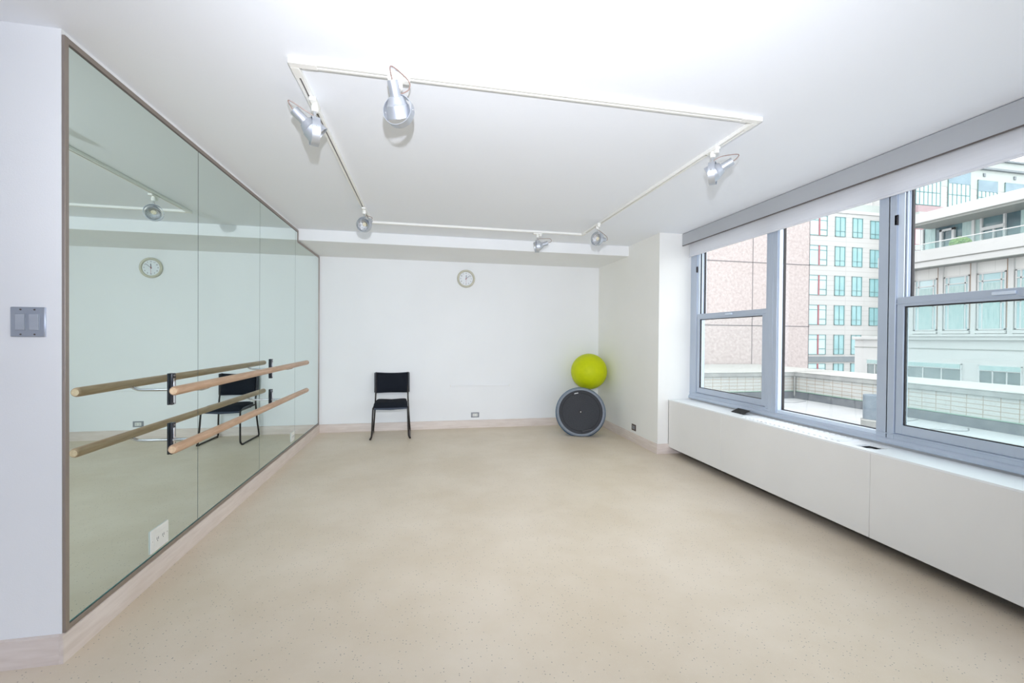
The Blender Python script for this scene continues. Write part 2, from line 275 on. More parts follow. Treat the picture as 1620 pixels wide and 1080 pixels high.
# ------------------------------------------------------------------ helpers
ORG = {}
class MB:
    def __init__(s): s.v = []; s.f = []; s.m = []; s.mats = []; s.g = []
    def _mi(s, m):
        if m not in s.mats: s.mats.append(m)
        return s.mats.index(m)
    def add(s, vs, fs, m=None):
        k = len(s.v); s.g.append((k, len(s.f))); s.v += [Vector(v) for v in vs]; s.f += [tuple(i + k for i in f) for f in fs]; s.m += [s._mi(m)] * len(fs)
        return s
    def box(s, x0, x1, y0, y1, z0, z1, m=None):
        x0, x1 = min(x0, x1), max(x0, x1); y0, y1 = min(y0, y1), max(y0, y1); z0, z1 = min(z0, z1), max(z0, z1)
        return s.add([(x0, y0, z0), (x1, y0, z0), (x1, y1, z0), (x0, y1, z0), (x0, y0, z1), (x1, y0, z1), (x1, y1, z1), (x0, y1, z1)],
                     [(0, 3, 2, 1), (4, 5, 6, 7), (0, 1, 5, 4), (1, 2, 6, 5), (2, 3, 7, 6), (3, 0, 4, 7)], m)
    def prism(s, poly, axis, a, b, m=None):
        """poly in the two other axes, extruded along axis from a to b"""
        n = len(poly)
        def P(p, t):
            if axis == 0: return (t, p[0], p[1])
            if axis == 1: return (p[0], t, p[1])
            return (p[0], p[1], t)
        vs = [P(p, a) for p in poly] + [P(p, b) for p in poly]
        fs = [tuple(range(n)), tuple(range(2 * n - 1, n - 1, -1))] + [(i, i + n, (i + 1) % n + n, (i + 1) % n) for i in range(n)]
        return s.add(vs, fs, m)
    def lathe(s, prof, n=40, mw=Matrix.Identity(4), m=None, a0=0, a1=2 * PI):
        """prof = [(r, h)] about local z"""
        full = abs(a1 - a0 - 2 * PI) < 1e-6; k = n if full else n + 1
        vs = []; idx = []
        for r, h in prof:
            if r < 1e-6: idx.append([len(vs)]); vs.append(mw @ Vector((0, 0, h)))
            else:
                row = []
                for i in range(k):
                    a = a0 + (a1 - a0) * i / n; row.append(len(vs)); vs.append(mw @ Vector((r * math.cos(a), r * math.sin(a), h)))
                idx.append(row)
        fs = []
        for A, B in zip(idx[:-1], idx[1:]):
            for i in range(n):
                j = (i + 1) % n if full else i + 1
                if len(A) == 1 and len(B) == 1: continue
                if len(A) == 1: fs.append((A[0], B[j], B[i]))
                elif len(B) == 1: fs.append((A[i], A[j], B[0]))
                else: fs.append((A[i], A[j], B[j], B[i]))
        return s.add(vs, fs, m)
    def cyl(s, p, q, r, n=20, m=None, r2=None):
        p = Vector(p); q = Vector(q); d = q - p
        mw = Matrix.Translation(p) @ d.to_track_quat('Z', 'Y').to_matrix().to_4x4()
        r2 = r if r2 is None else r2
        return s.lathe([(0, 0), (r, 0), (r2, d.length), (0, d.length)], n, mw, m)
    def tube(s, pts, r, n=12, m=None, cap=True):
        pts = [Vector(p) for p in pts]; vs = []; fs = []; N = len(pts)
        t0 = (pts[1] - pts[0]).normalized(); up = Vector((0, 0, 1)) if abs(t0.z) < .9 else Vector((1, 0, 0))
        nrm = (up - t0 * up.dot(t0)).normalized()
        for i, p in enumerate(pts):
            t = (pts[min(i + 1, N - 1)] - pts[max(i - 1, 0)]).normalized()
            nrm = (nrm - t * nrm.dot(t)).normalized(); bi = t.cross(nrm)
            for k in range(n):
                a = 2 * PI * k / n; vs.append(p + (nrm * math.cos(a) + bi * math.sin(a)) * r)
        for i in range(N - 1):
            for k in range(n):
                fs.append((i * n + k, i * n + (k + 1) % n, (i + 1) * n + (k + 1) % n, (i + 1) * n + k))
        if cap: fs.append(tuple(range(n - 1, -1, -1))); fs.append(tuple((N - 1) * n + k for k in range(n)))
        return s.add(vs, fs, m)
    def xf(s, mw, start=0):
        for i in range(start, len(s.v)): s.v[i] = mw @ s.v[i]
        return s
    def each(s, name, m=None, parent=None, bevel=0.0, **kw):
        '''every added piece becomes an object of its own'''
        out = []; ends = s.g[1:] + [(len(s.v), len(s.f))]
        for (a, fa), (b, fb) in zip(s.g, ends):
            q = MB(); q.v = s.v[a:b]; q.f = [tuple(i - a for i in f) for f in s.f[fa:fb]]; q.m = s.m[fa:fb]; q.mats = s.mats
            out.append(q.build(name, m, parent, bevel, **kw))
        return out
    def build(s, name, m=None, parent=None, bevel=0.0, smooth=35, seg=2, sub=0, org=None):
        if org is None:
            if parent is not None: org = ORG.get(parent.name, Vector((0, 0, 0)))
            else:
                xs = [v.x for v in s.v]; ys = [v.y for v in s.v]; zs = [v.z for v in s.v]
                org = Vector(((min(xs) + max(xs)) / 2, (min(ys) + max(ys)) / 2, min(zs)))
        me = bpy.data.meshes.new(name); me.from_pydata([tuple(v - org) for v in s.v], [], s.f)
        for mm in s.mats: me.materials.append(M[mm] if mm else M[m])
        me.polygons.foreach_set('material_index', s.m)
        bm = bmesh.new(); bm.from_mesh(me); bmesh.ops.recalc_face_normals(bm, faces=bm.faces); bm.to_mesh(me); bm.free()
        me.update()
        if smooth: me.polygons.foreach_set('use_smooth', [True] * len(me.polygons)); me.set_sharp_from_angle(angle=math.radians(smooth))
        o = bpy.data.objects.new(name, me); COL.objects.link(o)
        if parent is not None: o.parent = parent; ORG[o.name] = org
        else: o.location = org; ORG[o.name] = org
        if bevel:
            b = o.modifiers.new('bevel', 'BEVEL'); b.width = bevel; b.segments = seg; b.limit_method = 'ANGLE'; b.angle_limit = math.radians(40); b.harden_normals = False
        if sub:
            q = o.modifiers.new('sub', 'SUBSURF'); q.levels = sub; q.render_levels = sub
        return o

def tag(o, label=None, cat=None, group=None, kind=None):
    if label: o['label'] = label
    if cat: o['category'] = cat
    if group: o['group'] = group
    if kind: o['kind'] = kind
    return o
def thing(name, loc, label, cat, group=None, world=True):
    o = bpy.data.objects.new(name, None); COL.objects.link(o); o.location = loc; o.empty_display_size = .05
    ORG[o.name] = Vector(loc) if world else Vector((0, 0, 0))
    return tag(o, label, cat, group)
def children(o): return [c for c in bpy.data.objects if c.parent == o]
def copy_tree(o, parent=None):
    c = o.copy(); COL.objects.link(c); c.parent = parent
    for ch in children(o): copy_tree(ch, c)
    return c
def smooth_pts(pts, k=6):
    pts = [Vector(p) for p in pts]; P = [pts[0]] + pts + [pts[-1]]; out = []
    for i in range(1, len(P) - 2):
        for j in range(k):
            t = j / k; a, b, c, d = P[i - 1], P[i], P[i + 1], P[i + 2]
            out.append(.5 * ((2 * b) + (c - a) * t + (2 * a - 5 * b + 4 * c - d) * t * t + (3 * b - a - 3 * c + d) * t ** 3))
    return out + [pts[-1]]
def struct(o, label, cat): return tag(o, label, cat, kind='structure')

# ------------------------------------------------------------------ room dimensions
H = 2.6; Y0 = 2.090; YB = 6.40; YS = 5.38; ZS = 2.466; XR = 4.148; YC = 4.60; XW = 4.56; XO = 4.74; YR = -7.0; XL = -3.0

struct(MB().box(XL - .15, XO, YR - .15, YB + .15, -.12, 0).build('floor', 'floor'), 'speckled beige sheet vinyl floor with a dull sheen', 'floor')
struct(MB().box(XL - .15, XO, YR - .15, YB + .15, H, H + .15).build('ceiling', 'ceiling'), 'smooth white ceiling carrying the lighting track', 'ceiling')
struct(MB().box(XL - .15, 0, Y0, YB + .15, 0, H).build('wall_left', 'wall'), 'white wall on the left that carries the mirrors and light switch', 'wall')
struct(MB().box(0, XO, YB, YB + .15, 0, H).build('wall_back', 'wall'), 'white far wall with the round clock', 'wall')
struct(MB().box(XR, XO, YC, YB, 0, H).build('wall_right', 'wall_right'), 'cream wall jutting out between far corner and windows', 'wall')
mb = MB().box(XW + .02, XO, YR, YC, 0, .655).box(XW + .02, XO, YR, YC, 2.5, H)
struct(mb.build('wall_window_side', 'wall'), 'low white wall below and above the row of windows', 'wall')
struct(MB().box(XL - .15, XL, YR, Y0, 0, H).build('wall_far_left', 'wall'), 'white side wall of the studio behind the camera', 'wall')
struct(MB().box(XL - .15, XO, YR - .15, YR, 0, H).build('wall_rear', 'wall'), 'white rear wall of the studio behind the camera', 'wall')
struct(MB().box(0, XR, YS, YB, ZS, H).build('trim_1', 'wall', bevel=.004), 'white boxed beam running along the top of the far wall', 'beam')

# baseboards
def bboard(name, axis, a, b, fixed, sign, label, h=.117):
    t = .016
    prof = [(0, 0), (t * sign, 0), (t * sign, h - .018), (t * sign * .8, h - .010), (t * sign * .8, h - .004), (t * sign * .35, h), (0, h)]
    if axis == 0: mb = MB().prism([(fixed + p, z) for p, z in prof], 0, a, b)
    else: mb = MB().prism([(fixed + p, z) for p, z in prof], 1, a, b)
    return struct(mb.build(name, 'base' if axis == 0 else 'base_y'), label, 'baseboard')
bboard('baseboard_left', 1, Y0 - .016, YB, 0.0, 1, 'pale wood-washed baseboard under the wall mirrors')
bboard('baseboard_back', 0, .0165, XR - .0165, YB, -1, 'pale wood-washed baseboard along the far wall')
bboard('baseboard_right', 1, YC - .016, YB, XR, -1, 'pale wood-washed baseboard below the cream side wall')
bboard('baseboard_near_left', 0, XL, 0.0, Y0, -1, 'pale wood-washed baseboard below the light switch')
bboard('baseboard_pier', 0, XR, XO - .2, YC, -1, 'short pale baseboard running behind the end of the radiator cover')

# ------------------------------------------------------------------ windows
def bars_box(mb, y0, y1, z0, z1, x0, x1, wl, wr, wb, wt, m=None):
    mb.box(x0, x1, y0, y0 + wr, z0, z1, m).box(x0, x1, y1 - wl, y1, z0, z1, m)
    mb.box(x0, x1, y0 + wr, y1 - wl, z0, z0 + wb, m).box(x0, x1, y0 + wr, y1 - wl, z1 - wt, z1, m)
ZT = 2.50
def hung(n, ya, yb, label, glz='glass_screen'):
    """double hung window between ya (near) and yb (far)"""
    root = thing('window_%d' % n, (XW + .08, (ya + yb) / 2, .655), label, 'window'); root['kind'] = 'structure'
    mb = MB(); bars_box(mb, ya, yb, .655, ZT, XW, XW + .115, .115, .035, .075, .06)
    mb.box(XW - .006, XW, ya, yb, .72, .728)
    mb.build('window_frame', 'alu', root, .003)
    # jamb liner and black track beside the upper sash
    yl = yb - .115
    MB().box(XW + .012, XW + .02, yb - .155, yb - .115, 1.63, ZT - .06).box(XW + .045, XW + .06, yb - .15, yb - .115, .74, ZT - .06).build('jamb_liner', 'alu_light', root, .001)
    MB().box(XW + .02, XW + .045, yb - .14, yb - .115, 1.60, ZT - .06).build('sash_track', 'gasket', root)
    # lower sash
    s = MB(); bars_box(s, ya + .035, yl - .004, .735, 1.645, XW + .008, XW + .045, .042, .052, .058, .062)
    s.box(XW + .004, XW + .008, ya + .035, yl, 1.598, 1.606)
    lo = s.build('lower_sash', 'alu', root, .003)
    g = MB(); bars_box(g, ya + .087, yl - .046, .793, 1.583, XW + .018, XW + .034, .008, .005, .006, .008); g.build('gasket', 'gasket', lo)
    MB().box(XW + .024, XW + .028, ya + .09, yl - .05, .797, 1.58).build('pane', glz, lo)
    MB().box(XW - .004, XW + .008, (ya + yl) / 2 - .05, (ya + yl) / 2 + .05, 1.612, 1.630).build('sash_lock', 'alu_light', lo, .003)
    # upper sash, further out
    s = MB(); bars_box(s, ya + .02, yl - .004, 1.60, ZT - .04, XW + .062, XW + .10, .036, .045, .045, .05)
    up = s.build('upper_sash', 'alu_light', root, .003)
    g = MB(); bars_box(g, ya + .065, yl - .04, 1.645, ZT - .09, XW + .07, XW + .09, .007, .004, .005, .006); g.build('gasket', 'gasket', up)
    MB().box(XW + .078, XW + .082, ya + .069, yl - .047, 1.65, ZT - .096).build('pane', 'glass', up)
    k = MB().box(XW + .0, XW + .02, yb - .118, yb - .10, 2.13, 2.20).build('sash_stop', 'gasket', root, .002)
    return root
def fixed(n, ya, yb, label):
    root = thing('window_%d' % n, (XW + .08, (ya + yb) / 2, .655), label, 'window'); root['kind'] = 'structure'
    mb = MB(); bars_box(mb, ya, yb, .655, ZT, XW, XW + .085, .045, .012, .04, .06); mb.build('window_frame', 'alu', root, .003)
    s = MB(); bars_box(s, ya + .012, yb - .045, .695, ZT - .06, XW + .012, XW + .08, .012, .004, .03, .04); fr = s.build('glazing_bead', 'alu_light', root, .002)
    g = MB(); bars_box(g, ya + .016, yb - .057, .725, ZT - .10, XW + .052, XW + .075, .006, .004, .005, .006); g.build('gasket', 'gasket', root)
    MB().box(XW + .062, XW + .066, ya + .02, yb - .062, .73, ZT - .105).build('pane', 'glass', root)
    return root
hung(1, 3.405, 4.60, 'grey double hung window nearest the far wall, looking onto pink granite', 'glass_light')
fixed(2, 2.36, 3.36, 'large fixed middle window pane looking onto the white tower')
hung(3, 1.22, 2.44 - .005, 'near double hung window, its upper pane showing the glazed rooftop terrace')
fixed(4, .05, 1.12, 'unseen fixed window beside the camera, added to let in daylight')  # from here on the windows are out of view, added for daylight
hung(5, -1.15, .0, 'unseen double hung window behind the camera, added to let in daylight')
fixed(6, -2.3, -1.25, 'unseen fixed window at the rear of the studio, added to let in daylight')
hung(7, -3.6, -2.4, 'unseen double hung window near the rear of the studio, added to let in daylight')
mb = MB()
for a, b in ((3.36, 3.405), (2.435, 2.3601), (1.12, 1.22), (0.0, .05), (-1.25, -1.15), (-2.4, -2.3), (-7.0, -3.6)):
    if a < b: mb.box(XW - .001, XW + .10, a, b, .655, ZT)
struct(mb.build('trim_2', 'alu', bevel=.002), 'grey aluminium posts between the windows', 'window post')
# rounded sill nosing
prof = [(XW + .02, .655), (XW - .012, .655), (XW - .016, .662), (XW - .012, .684), (XW - .002, .694), (XW + .02, .70)]
struct(MB().prism([(x, z) for x, z in prof], 1, -7.0, YC).build('trim_3', 'alu', smooth=60), 'rounded grey aluminium sill nosing below the windows', 'window sill')

# valance and roller shade
XV = 4.44
t = thing('shade_valance', (XV, .6, 2.46), 'long grey metal valance box above the windows', 'valance')
MB().box(XV, XV + .006, YR + .02, YC - .002, 2.46, H - .006).box(XV + .006, XW + .02, YR + .02, YC - .002, H - .014, H - .006).build('front_plate', 'valance', t, .001)
MB().box(XV, XV + .014, YR + .02, YC - .002, 2.455, 2.46).build('bottom_lip', 'frame_lip', t)
XS = 4.515
t = thing('roller_shade', (XS, .6, 2.32), 'white fabric roller shade rolled nearly all the way up, hanging below the grey valance', 'roller shade')
mb = MB(); prof = []
for i in range(9): prof.append((XS + .004 * math.sin(i / 8 * 5), 2.335 + i / 8 * .19))
poly = prof + [(x + .0018, z) for x, z in reversed(prof)]
mb.prism(poly, 1, -2.6, YC - .03); mb.build('fabric', 'shade', t)
MB().lathe([(0, 0), (.009, 0), (.009, 7.17), (0, 7.17)], 16, Matrix.Translation((XS + .001, YC - .03, 2.330)) @ Matrix.Rotation(PI / 2, 4, 'X')).build('hem_bar', 'shade', t)
MB().cyl((XS + .03, YC - .02, 2.545), (XS + .03, -2.6, 2.545), .03, 24).build('roller_tube', 'white_plastic', t)

# ------------------------------------------------------------------ radiator cover
XF, ZB, ZR = 4.283, .082, .640
root = thing('radiator_cover', (XF + .14, .5, 0), 'long white metal radiator cover running under the windows', 'radiator cover')
seams = [-2.9, -1.2, .35, 2.25, 3.67, 4.598]
for a, b in zip(seams[:-1], seams[1:]):
    MB().box(XF, XF + .014, a + .0012, b - .0012, ZB, ZR - .012).box(XF + .014, XF + .03, a + .002, b - .002, ZB, ZB + .012).build('front_panel', 'rad', root, .002)
# top with two real openings and pressed louvres
holes = [(4.425, 4.505, 3.545, 3.72), (4.345, 4.475, 2.285, 2.405)]
xs = sorted({XF, XW} | {h[0] for h in holes} | {h[1] for h in holes}); ys = sorted({-2.9, 4.598} | {h[2] for h in holes} | {h[3] for h in holes})
mb = MB()
for x0, x1 in zip(xs[:-1], xs[1:]):
    for y0, y1 in zip(ys[:-1], ys[1:]):
        cx, cy = (x0 + x1) / 2, (y0 + y1) / 2
        if any(h[0] < cx < h[1] and h[2] < cy < h[3] for h in holes): continue
        mb.box(x0, x1, y0, y1, ZR - .012, ZR)
mb.build('top_panel', 'rad_top', root)
mb = MB()
y = 2.50
while y < 3.46:
    mb.prism([(y, ZR), (y + .028, ZR), (y + .022, ZR + .0075), (y + .004, ZR + .0075)], 0, XF + .05, XF + .22); y += .047
mb.build('louvre_strip', 'rad_top', root)
for k, (x0, x1, y0, y1) in enumerate(holes):
    MB().box(x0 - .004, x1 + .004, y0 - .004, y1 + .004, ZR - .12, ZR - .055).build('opening_shadow', 'gap', root)  # black block paints the shade inside each opening
# flap of the far opening stands half open
fl_ = MB().box(0, .085, -.165, 0, 0, .003)
fl_.xf(Matrix.Translation((4.425, 3.715, ZR + .002)) @ Matrix.Rotation(-.0, 4, 'X') @ Matrix.Rotation(-.38, 4, 'Y'))
fl_.build('access_flap', 'gap', root)
f2 = MB().box(0, .078, -.088, 0, -.002, .001); f2.xf(Matrix.Translation((4.396, 2.404, ZR - .024)) @ Matrix.Rotation(-.02, 4, 'X') @ Matrix.Rotation(.03, 4, 'Y'))
f2.build('access_flap', 'rad_top', root)
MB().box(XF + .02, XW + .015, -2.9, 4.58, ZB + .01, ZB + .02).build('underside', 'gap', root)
MB().box(XF + .19, XF + .2, -2.9, 4.58, 0.001, ZB + .01).build('toe_shadow', 'gap', root)  # added black sheet, paints the shade below the cover
MB().cyl((XF + .07, 2.10, .064), (XF + .07, 2.05, .064), .014, 16).build('pipe', 'chrome', root)
MB().box(XF, XF + .27, 4.585, 4.598, ZB, ZR - .012).build('end_panel', 'rad', root, .002)

# ------------------------------------------------------------------ mirrors
MX = .004
ZM0, ZM1 = .143, 2.553
ym = [2.112, 3.155, 4.215, 5.275, 6.363]
labels = ['tall wall mirror nearest the camera, the widest in the picture', 'second wall mirror from the camera, where the barres are reflected crossing its edge',
          'third wall mirror from the camera, showing part of the reflected chair', 'farthest wall mirror, notched at the top under the boxed beam']
for i in range(4):
    a, b = ym[i] + .0026, ym[i + 1] - .0026
    mb = MB()
    if i < 3: mb.box(.0005, MX, a, b, ZM0, ZM1)
    else: mb.prism([(a, ZM0), (b, ZM0), (b, 2.435), (5.358, 2.435), (5.358, ZM1), (a, ZM1)], 0, .0005, MX)
    o = tag(mb.build('wall_mirror', 'mirror', org=Vector((0, (a + b) / 2, ZM0))), labels[i], 'mirror')
    z1 = 2.435 if i == 3 else ZM1
    MB().box(MX, MX + .0006, a, b, ZM0, ZM0 + .004).build('bottom_edge', 'mirror_edge', o)
root = thing('mirror_frame', (0, 4.2, .118), 'thin taupe metal frame running around the whole bank of wall mirrors', 'mirror frame')
FT = .010
MB().box(0, FT + .002, Y0 + .001, Y0 + .022, .118, 2.578).build('near_stile', 'frame', root, .0015)
MB().box(0, FT, Y0 + .022, 5.38, 2.555, 2.578).build('top_rail', 'frame', root, .0015)
MB().box(0, FT, 5.360, 5.378, 2.442, 2.5555).build('step_stile', 'frame', root, .0015)
MB().box(0, FT, 5.3805, 6.385, 2.437, 2.458).build('lower_top_rail', 'frame', root, .0015)
MB().box(0, FT, 6.365, 6.385, .118, 2.437).build('far_stile', 'frame', root, .0015)
MB().box(0, FT, Y0 + .022, 6.365, .118, .141).build('bottom_rail', 'frame', root, .0015)
MB().box(.00005, .0004, Y0 + .02, 6.37, .125, 2.44).box(.00005, .0004, Y0 + .02, 5.37, 2.44, 2.56).build('backing', 'seam', root)
MB().box(FT * .3, FT * .8, Y0 + .022, 5.36, 2.5505, 2.5555).build('dark_lip', 'frame_lip', root)  # thin dark strip below the top rail

# ------------------------------------------------------------------ ballet barres
BX = .215; BR = .0235
def barre(z, zp0, zp1, label, yb0, yb1):
    root = thing('ballet_barre', (BX, 3.7, z), label, 'ballet barre', 'ballet barres on the mirrors')
    n = 32; L = yb1 - yb0; R = BR; mw = Matrix.Translation((BX, yb0, z)) @ Matrix.Rotation(-PI / 2, 4, 'X')
    rail = MB().lathe([(R * .70, .0005), (R * .86, .003), (R * .96, .009), (R, .018), (R, L - .018), (R * .96, L - .009), (R * .86, L - .003), (R * .70, L - .0005)], n, mw).build('rail', 'barre', root)
    MB().lathe([(0, 0), (R * .70, .0005)], n, mw).lathe([(R * .70, L - .0005), (0, L)], n, mw).each('end_face', 'barre_end', rail)
    for yb in (2.858, 4.50):
        pl = MB().box(MX + .0005, MX + .014, yb - .020, yb + .020, zp0, zp1).build('bracket_plate', 'black_plate', root, .004, seg=3)
        MB().box(MX + .014, MX + .017, yb - .012, yb + .006, zp0 + .012, zp1 - .03).build('chrome_strip', 'chrome', pl, .001)
        MB().cyl((MX + .014, yb, zp1 - .014), (MX + .0175, yb, zp1 - .014), .005, 12).cyl((MX + .014, yb, zp0 + .008), (MX + .0175, yb, zp0 + .008), .004, 12).each('screw', 'chrome', pl)
        zb = z - .036
        pts = [(MX + .014, yb, zb), (BX - .075, yb, zb), (BX - .050, yb, zb + .001), (BX - .030, yb, zb + .007), (BX - .012, yb, zb + .016), (BX, yb, z - .010)]
        MB().tube(smooth_pts(pts, 6), .009, 14).build('support_arm', 'chrome', root)
        MB().lathe([(.016, 0), (.016, .003), (.010, .006), (0, .006)], 20, Matrix.Translation((MX + .014, yb, zb)) @ Matrix.Rotation(PI / 2, 4, 'Y')).build('arm_flange', 'chrome', root)
    return root
barre(1.070, .945, 1.130, 'upper round wooden ballet barre on chrome brackets in front of the mirrors', 2.462, 4.955)
barre(.775, .655, .840, 'lower round wooden ballet barre on chrome brackets, below the other barre', 2.452, 4.945)

# ------------------------------------------------------------------ lighting track and spotlights
X1, X2, T1, T2 = .872, 3.288, 2.105, 4.855
ZC = H; TW = .018; TH = .022
root = thing('lighting_track', ((X1 + X2) / 2, (T1 + T2) / 2, H), 'white rectangular lighting track mounted on the ceiling', 'lighting track')
def rail(axis, a, b, f):
    mb = MB()
    w = TW; g = .005
    poly = [(-w, ZC - .0005), (-w, ZC - TH), (-g, ZC - TH), (-g, ZC - TH + .010), (g, ZC - TH + .010), (g, ZC - TH), (w, ZC - TH), (w, ZC - .0005)]
    mb.prism([(f + p, z) for p, z in poly], axis, a, b)
    r = mb.build('track_rail', 'track', root, .0012)
    s = MB()
    if axis == 0: s.box(a + .01, b - .01, f - g, f + g, ZC - TH + .0085, ZC - TH + .010)
    else: s.box(f - g, f + g, a + .01, b - .01, ZC - TH + .0085, ZC - TH + .010)
    s.build('slot', 'track_slot', r)
rail(0, X1 + .06, X2 - .06, T1); rail(0, X1 + .06, X2 - .06, T2); rail(1, T1 + .06, T2 - .06, X1); rail(1, T1 + .06, T2 - .06, X2)
for cx, cy, sx, sy in ((X1, T1, 1, 1), (X2, T1, -1, 1), (X1, T2, 1, -1), (X2, T2, -1, -1)):
    w = TW + .001
    mb = MB().box(cx - sx * w, cx + sx * .10, cy - w, cy + w, ZC - TH - .002, ZC - .0005).box(cx - w, cx + w, cy + sy * w, cy + sy * .10, ZC - TH - .002, ZC - .0005)
    mb.build('corner_connector', 'track', root, .002)

def spotlight(x, y, n, tilt, axis, label, side=1, cable=0, zc=-.128):
    """n = horizontal direction of the yoke normal, tilt = how far the head points down"""
    root = thing('track_spotlight', (x, y, ZC - TH), label, 'spotlight', 'spotlights on the ceiling track')
    g = ORG[root.name]
    # adapter
    mb = MB()
    l, wd = .052, .017
    if axis == 0: mb.box(x - l, x + l, y - wd, y + wd, g.z - .020, g.z - .0025)
    else: mb.box(x - wd, x + wd, y - l, y + l, g.z - .020, g.z - .0025)
    mb.build('track_adapter', 'white_plastic', root, .003)
    mb = MB(); o = .034 * side
    px, py = (x + o, y) if axis == 0 else (x, y + o)
    mb.box(px - .013, px + .013, py - .013, py + .013, g.z - .042, g.z - .019); mb.build('lock_lever', 'white_plastic', root, .004)
    MB().lathe([(0, -.018), (.012, -.018), (.017, -.026), (.018, -.046), (.015, -.056), (0, -.056)], 24, Matrix.Translation((x, y, g.z))).build('swivel_cap', 'white_plastic', root)
    MB().cyl((x, y, g.z - .055), (x, y, g.z - .086), .0075, 16).build('stem', 'chrome', root)
    n = Vector((n[0], n[1], 0)).normalized(); R = .0715
    c = Vector((x, y, g.z - .086 - R)) 
    side_v = Vector((0, 0, 1)).cross(n)
    rot = Matrix((side_v, Vector((0, 0, 1)), n)).transposed().to_4x4()
    if rot.to_3x3().determinant() < 0: rot = Matrix((-side_v, Vector((0, 0, 1)), n)).transposed().to_4x4()
    mw = Matrix.Translation(c) @ rot
    hw = .0195
    yk = MB().lathe([(R, -hw), (R, hw), (R - .0032, hw), (R - .0032, -hw), (R, -hw)], 56, mw).build('yoke_ring', 'silver', root)
    for s in (-1, 1):
        p = c + side_v * s * (R - .004); q = c + side_v * s * (R + .003)
        MB().cyl(p, q, .004, 10).build('pivot_screw', 'chrome', yk)
    # head
    d = (n * math.cos(tilt) + Vector((0, 0, -1)) * math.sin(tilt)).normalized()
    up = side_v.cross(d)
    hm = Matrix.Translation(c) @ Matrix((side_v, up, d)).transposed().to_4x4()
    hd = MB().lathe([(0, -.128), (.0235, -.128), (.0245, -.124), (.0245, -.062), (.0325, -.060), (.037, -.052), (.044, -.036), (.0485, -.026), (.0515, -.024), (.0575, .022), (.0585, .024), (.0585, .029), (.0545, .029), (.051, .012), (.030, -.02)], 48, hm).build('lamp_head', 'silver', root)
    MB().lathe([(.052, .018), (.044, .002), (.030, -.012), (.014, -.018)], 40, hm).build('reflector', 'lens', hd)
    e = MB().lathe([(0, -.004), (.018, -.004), (.020, -.010), (.014, -.018)], 24, hm)
    e.build('led_module', 'led', hd)
    # cable from stem to the back of the head
    a = Vector((x, y, g.z - .08)); b = c - d * .126
    out = (b - a); out.z = 0; out = out.normalized() if out.length > .01 else -n
    if cable == 1: pts = [a, a + out * .05 + Vector((0, 0, .020)), b - d * .035 + Vector((0, 0, .020)), b - d * .018 - Vector((0, 0, .002)), b]
    elif cable == 2: pts = [a, a + side_v * -.05 + Vector((0, 0, .02)), a + side_v * -.045 + Vector((0, 0, .065)), b - d * .03 + Vector((0, 0, .03)), b]
    else: pts = [a, a + out * .03 + Vector((0, 0, .012)), b - d * .03 + Vector((0, 0, .04)), b - d * .045, b]
    MB().tube(smooth_pts(pts, 8), .0028, 8).build('cable', 'cable', root)
    return root
spotlight(X1 + .02, 2.405, (.93, .36), .72, 1, 'silver track spotlight at the left near corner, its head tilted down to the right', 1, 1)
spotlight(1.335, T1, (.38, .92), 1.02, 0, 'large silver spotlight on the near side of the track, its cable looping above it', -1, 2)
spotlight(X2 - .02, 2.46, (-.72, .69), .45, 1, 'silver track spotlight near the windows on the right side of the track', -1, 1)
spotlight(X1 + .01, 4.30, (-.40, -.90), .55, 1, 'small silver spotlight at the far left corner of the track, facing the camera', 1, 1)
spotlight(2.735, T2, (-.96, .10), .35, 0, 'silver spotlight on the far side of the track, seen from its side', 1, 0)
spotlight(X2 - .03, 4.33, (-.88, -.48), .06, 1, 'silver spotlight at the far right corner of the track with its round face visible', -1, 0)

# ------------------------------------------------------------------ clock
def text_mesh(txt, size, loc, mw, m, parent, name):
    cu = bpy.data.curves.new('t', 'FONT'); cu.body = txt; cu.size = size; cu.align_x = 'CENTER'; cu.align_y = 'CENTER'; cu.extrude = .0004
    to = bpy.data.objects.new('t', cu); COL.objects.link(to)
    dg = bpy.context.evaluated_depsgraph_get(); me = bpy.data.meshes.new_from_object(to.evaluated_get(dg))
    vs = [mw @ (v.co + Vector(loc)) for v in me.vertices]; fs = [tuple(p.vertices) for p in me.polygons]
    bpy.data.objects.remove(to); bpy.data.curves.remove(cu)
    return vs, fs
cx, cz = 2.046, 2.223
root = thing('wall_clock', (cx, YB, cz), 'round beige wall clock with a white face hanging on the far wall', 'clock')
cm = Matrix.Translation((cx, YB - .001, cz)) @ Matrix.Rotation(PI / 2, 4, 'X')     # local z -> -y (towards the room)
MB().lathe([(.100, .0), (.128, .0), (.133, .010), (.131, .026), (.122, .034), (.108, .030), (.101, .018), (.100, .0)], 64, cm).build('rim', 'clock_rim', root)
MB().lathe([(0, .012), (.102, .012), (.102, .006), (0, .006)], 64, cm).build('dial', 'clock_face', root)
for k in range(1, 13):
    a = k * PI / 6; vs, fs = text_mesh(str(k), .024, (.080 * math.sin(a), .080 * math.cos(a), .0128), cm, 'ink', root, 'numeral'); MB().add(vs, fs).build('numeral', 'ink', root, smooth=0)

def hand(name, ang, l, wd, back, z, m):
    h = MB().box(-wd, wd, -back, l, z, z + .001); h.xf(cm @ Matrix.Rotation(-ang, 4, 'Z')); h.build(name, m, root)
hand('hour_hand', math.radians(4), .052, .0032, .012, .015, 'ink')
hand('minute_hand', math.radians(50), .078, .0022, .014, .017, 'ink')
hand('second_hand', math.radians(180), .080, .0009, .020, .019, 'red')
MB().lathe([(0, .022), (.005, .021), (.006, .013), (0, .013)], 16, cm).build('hub', 'red', root)

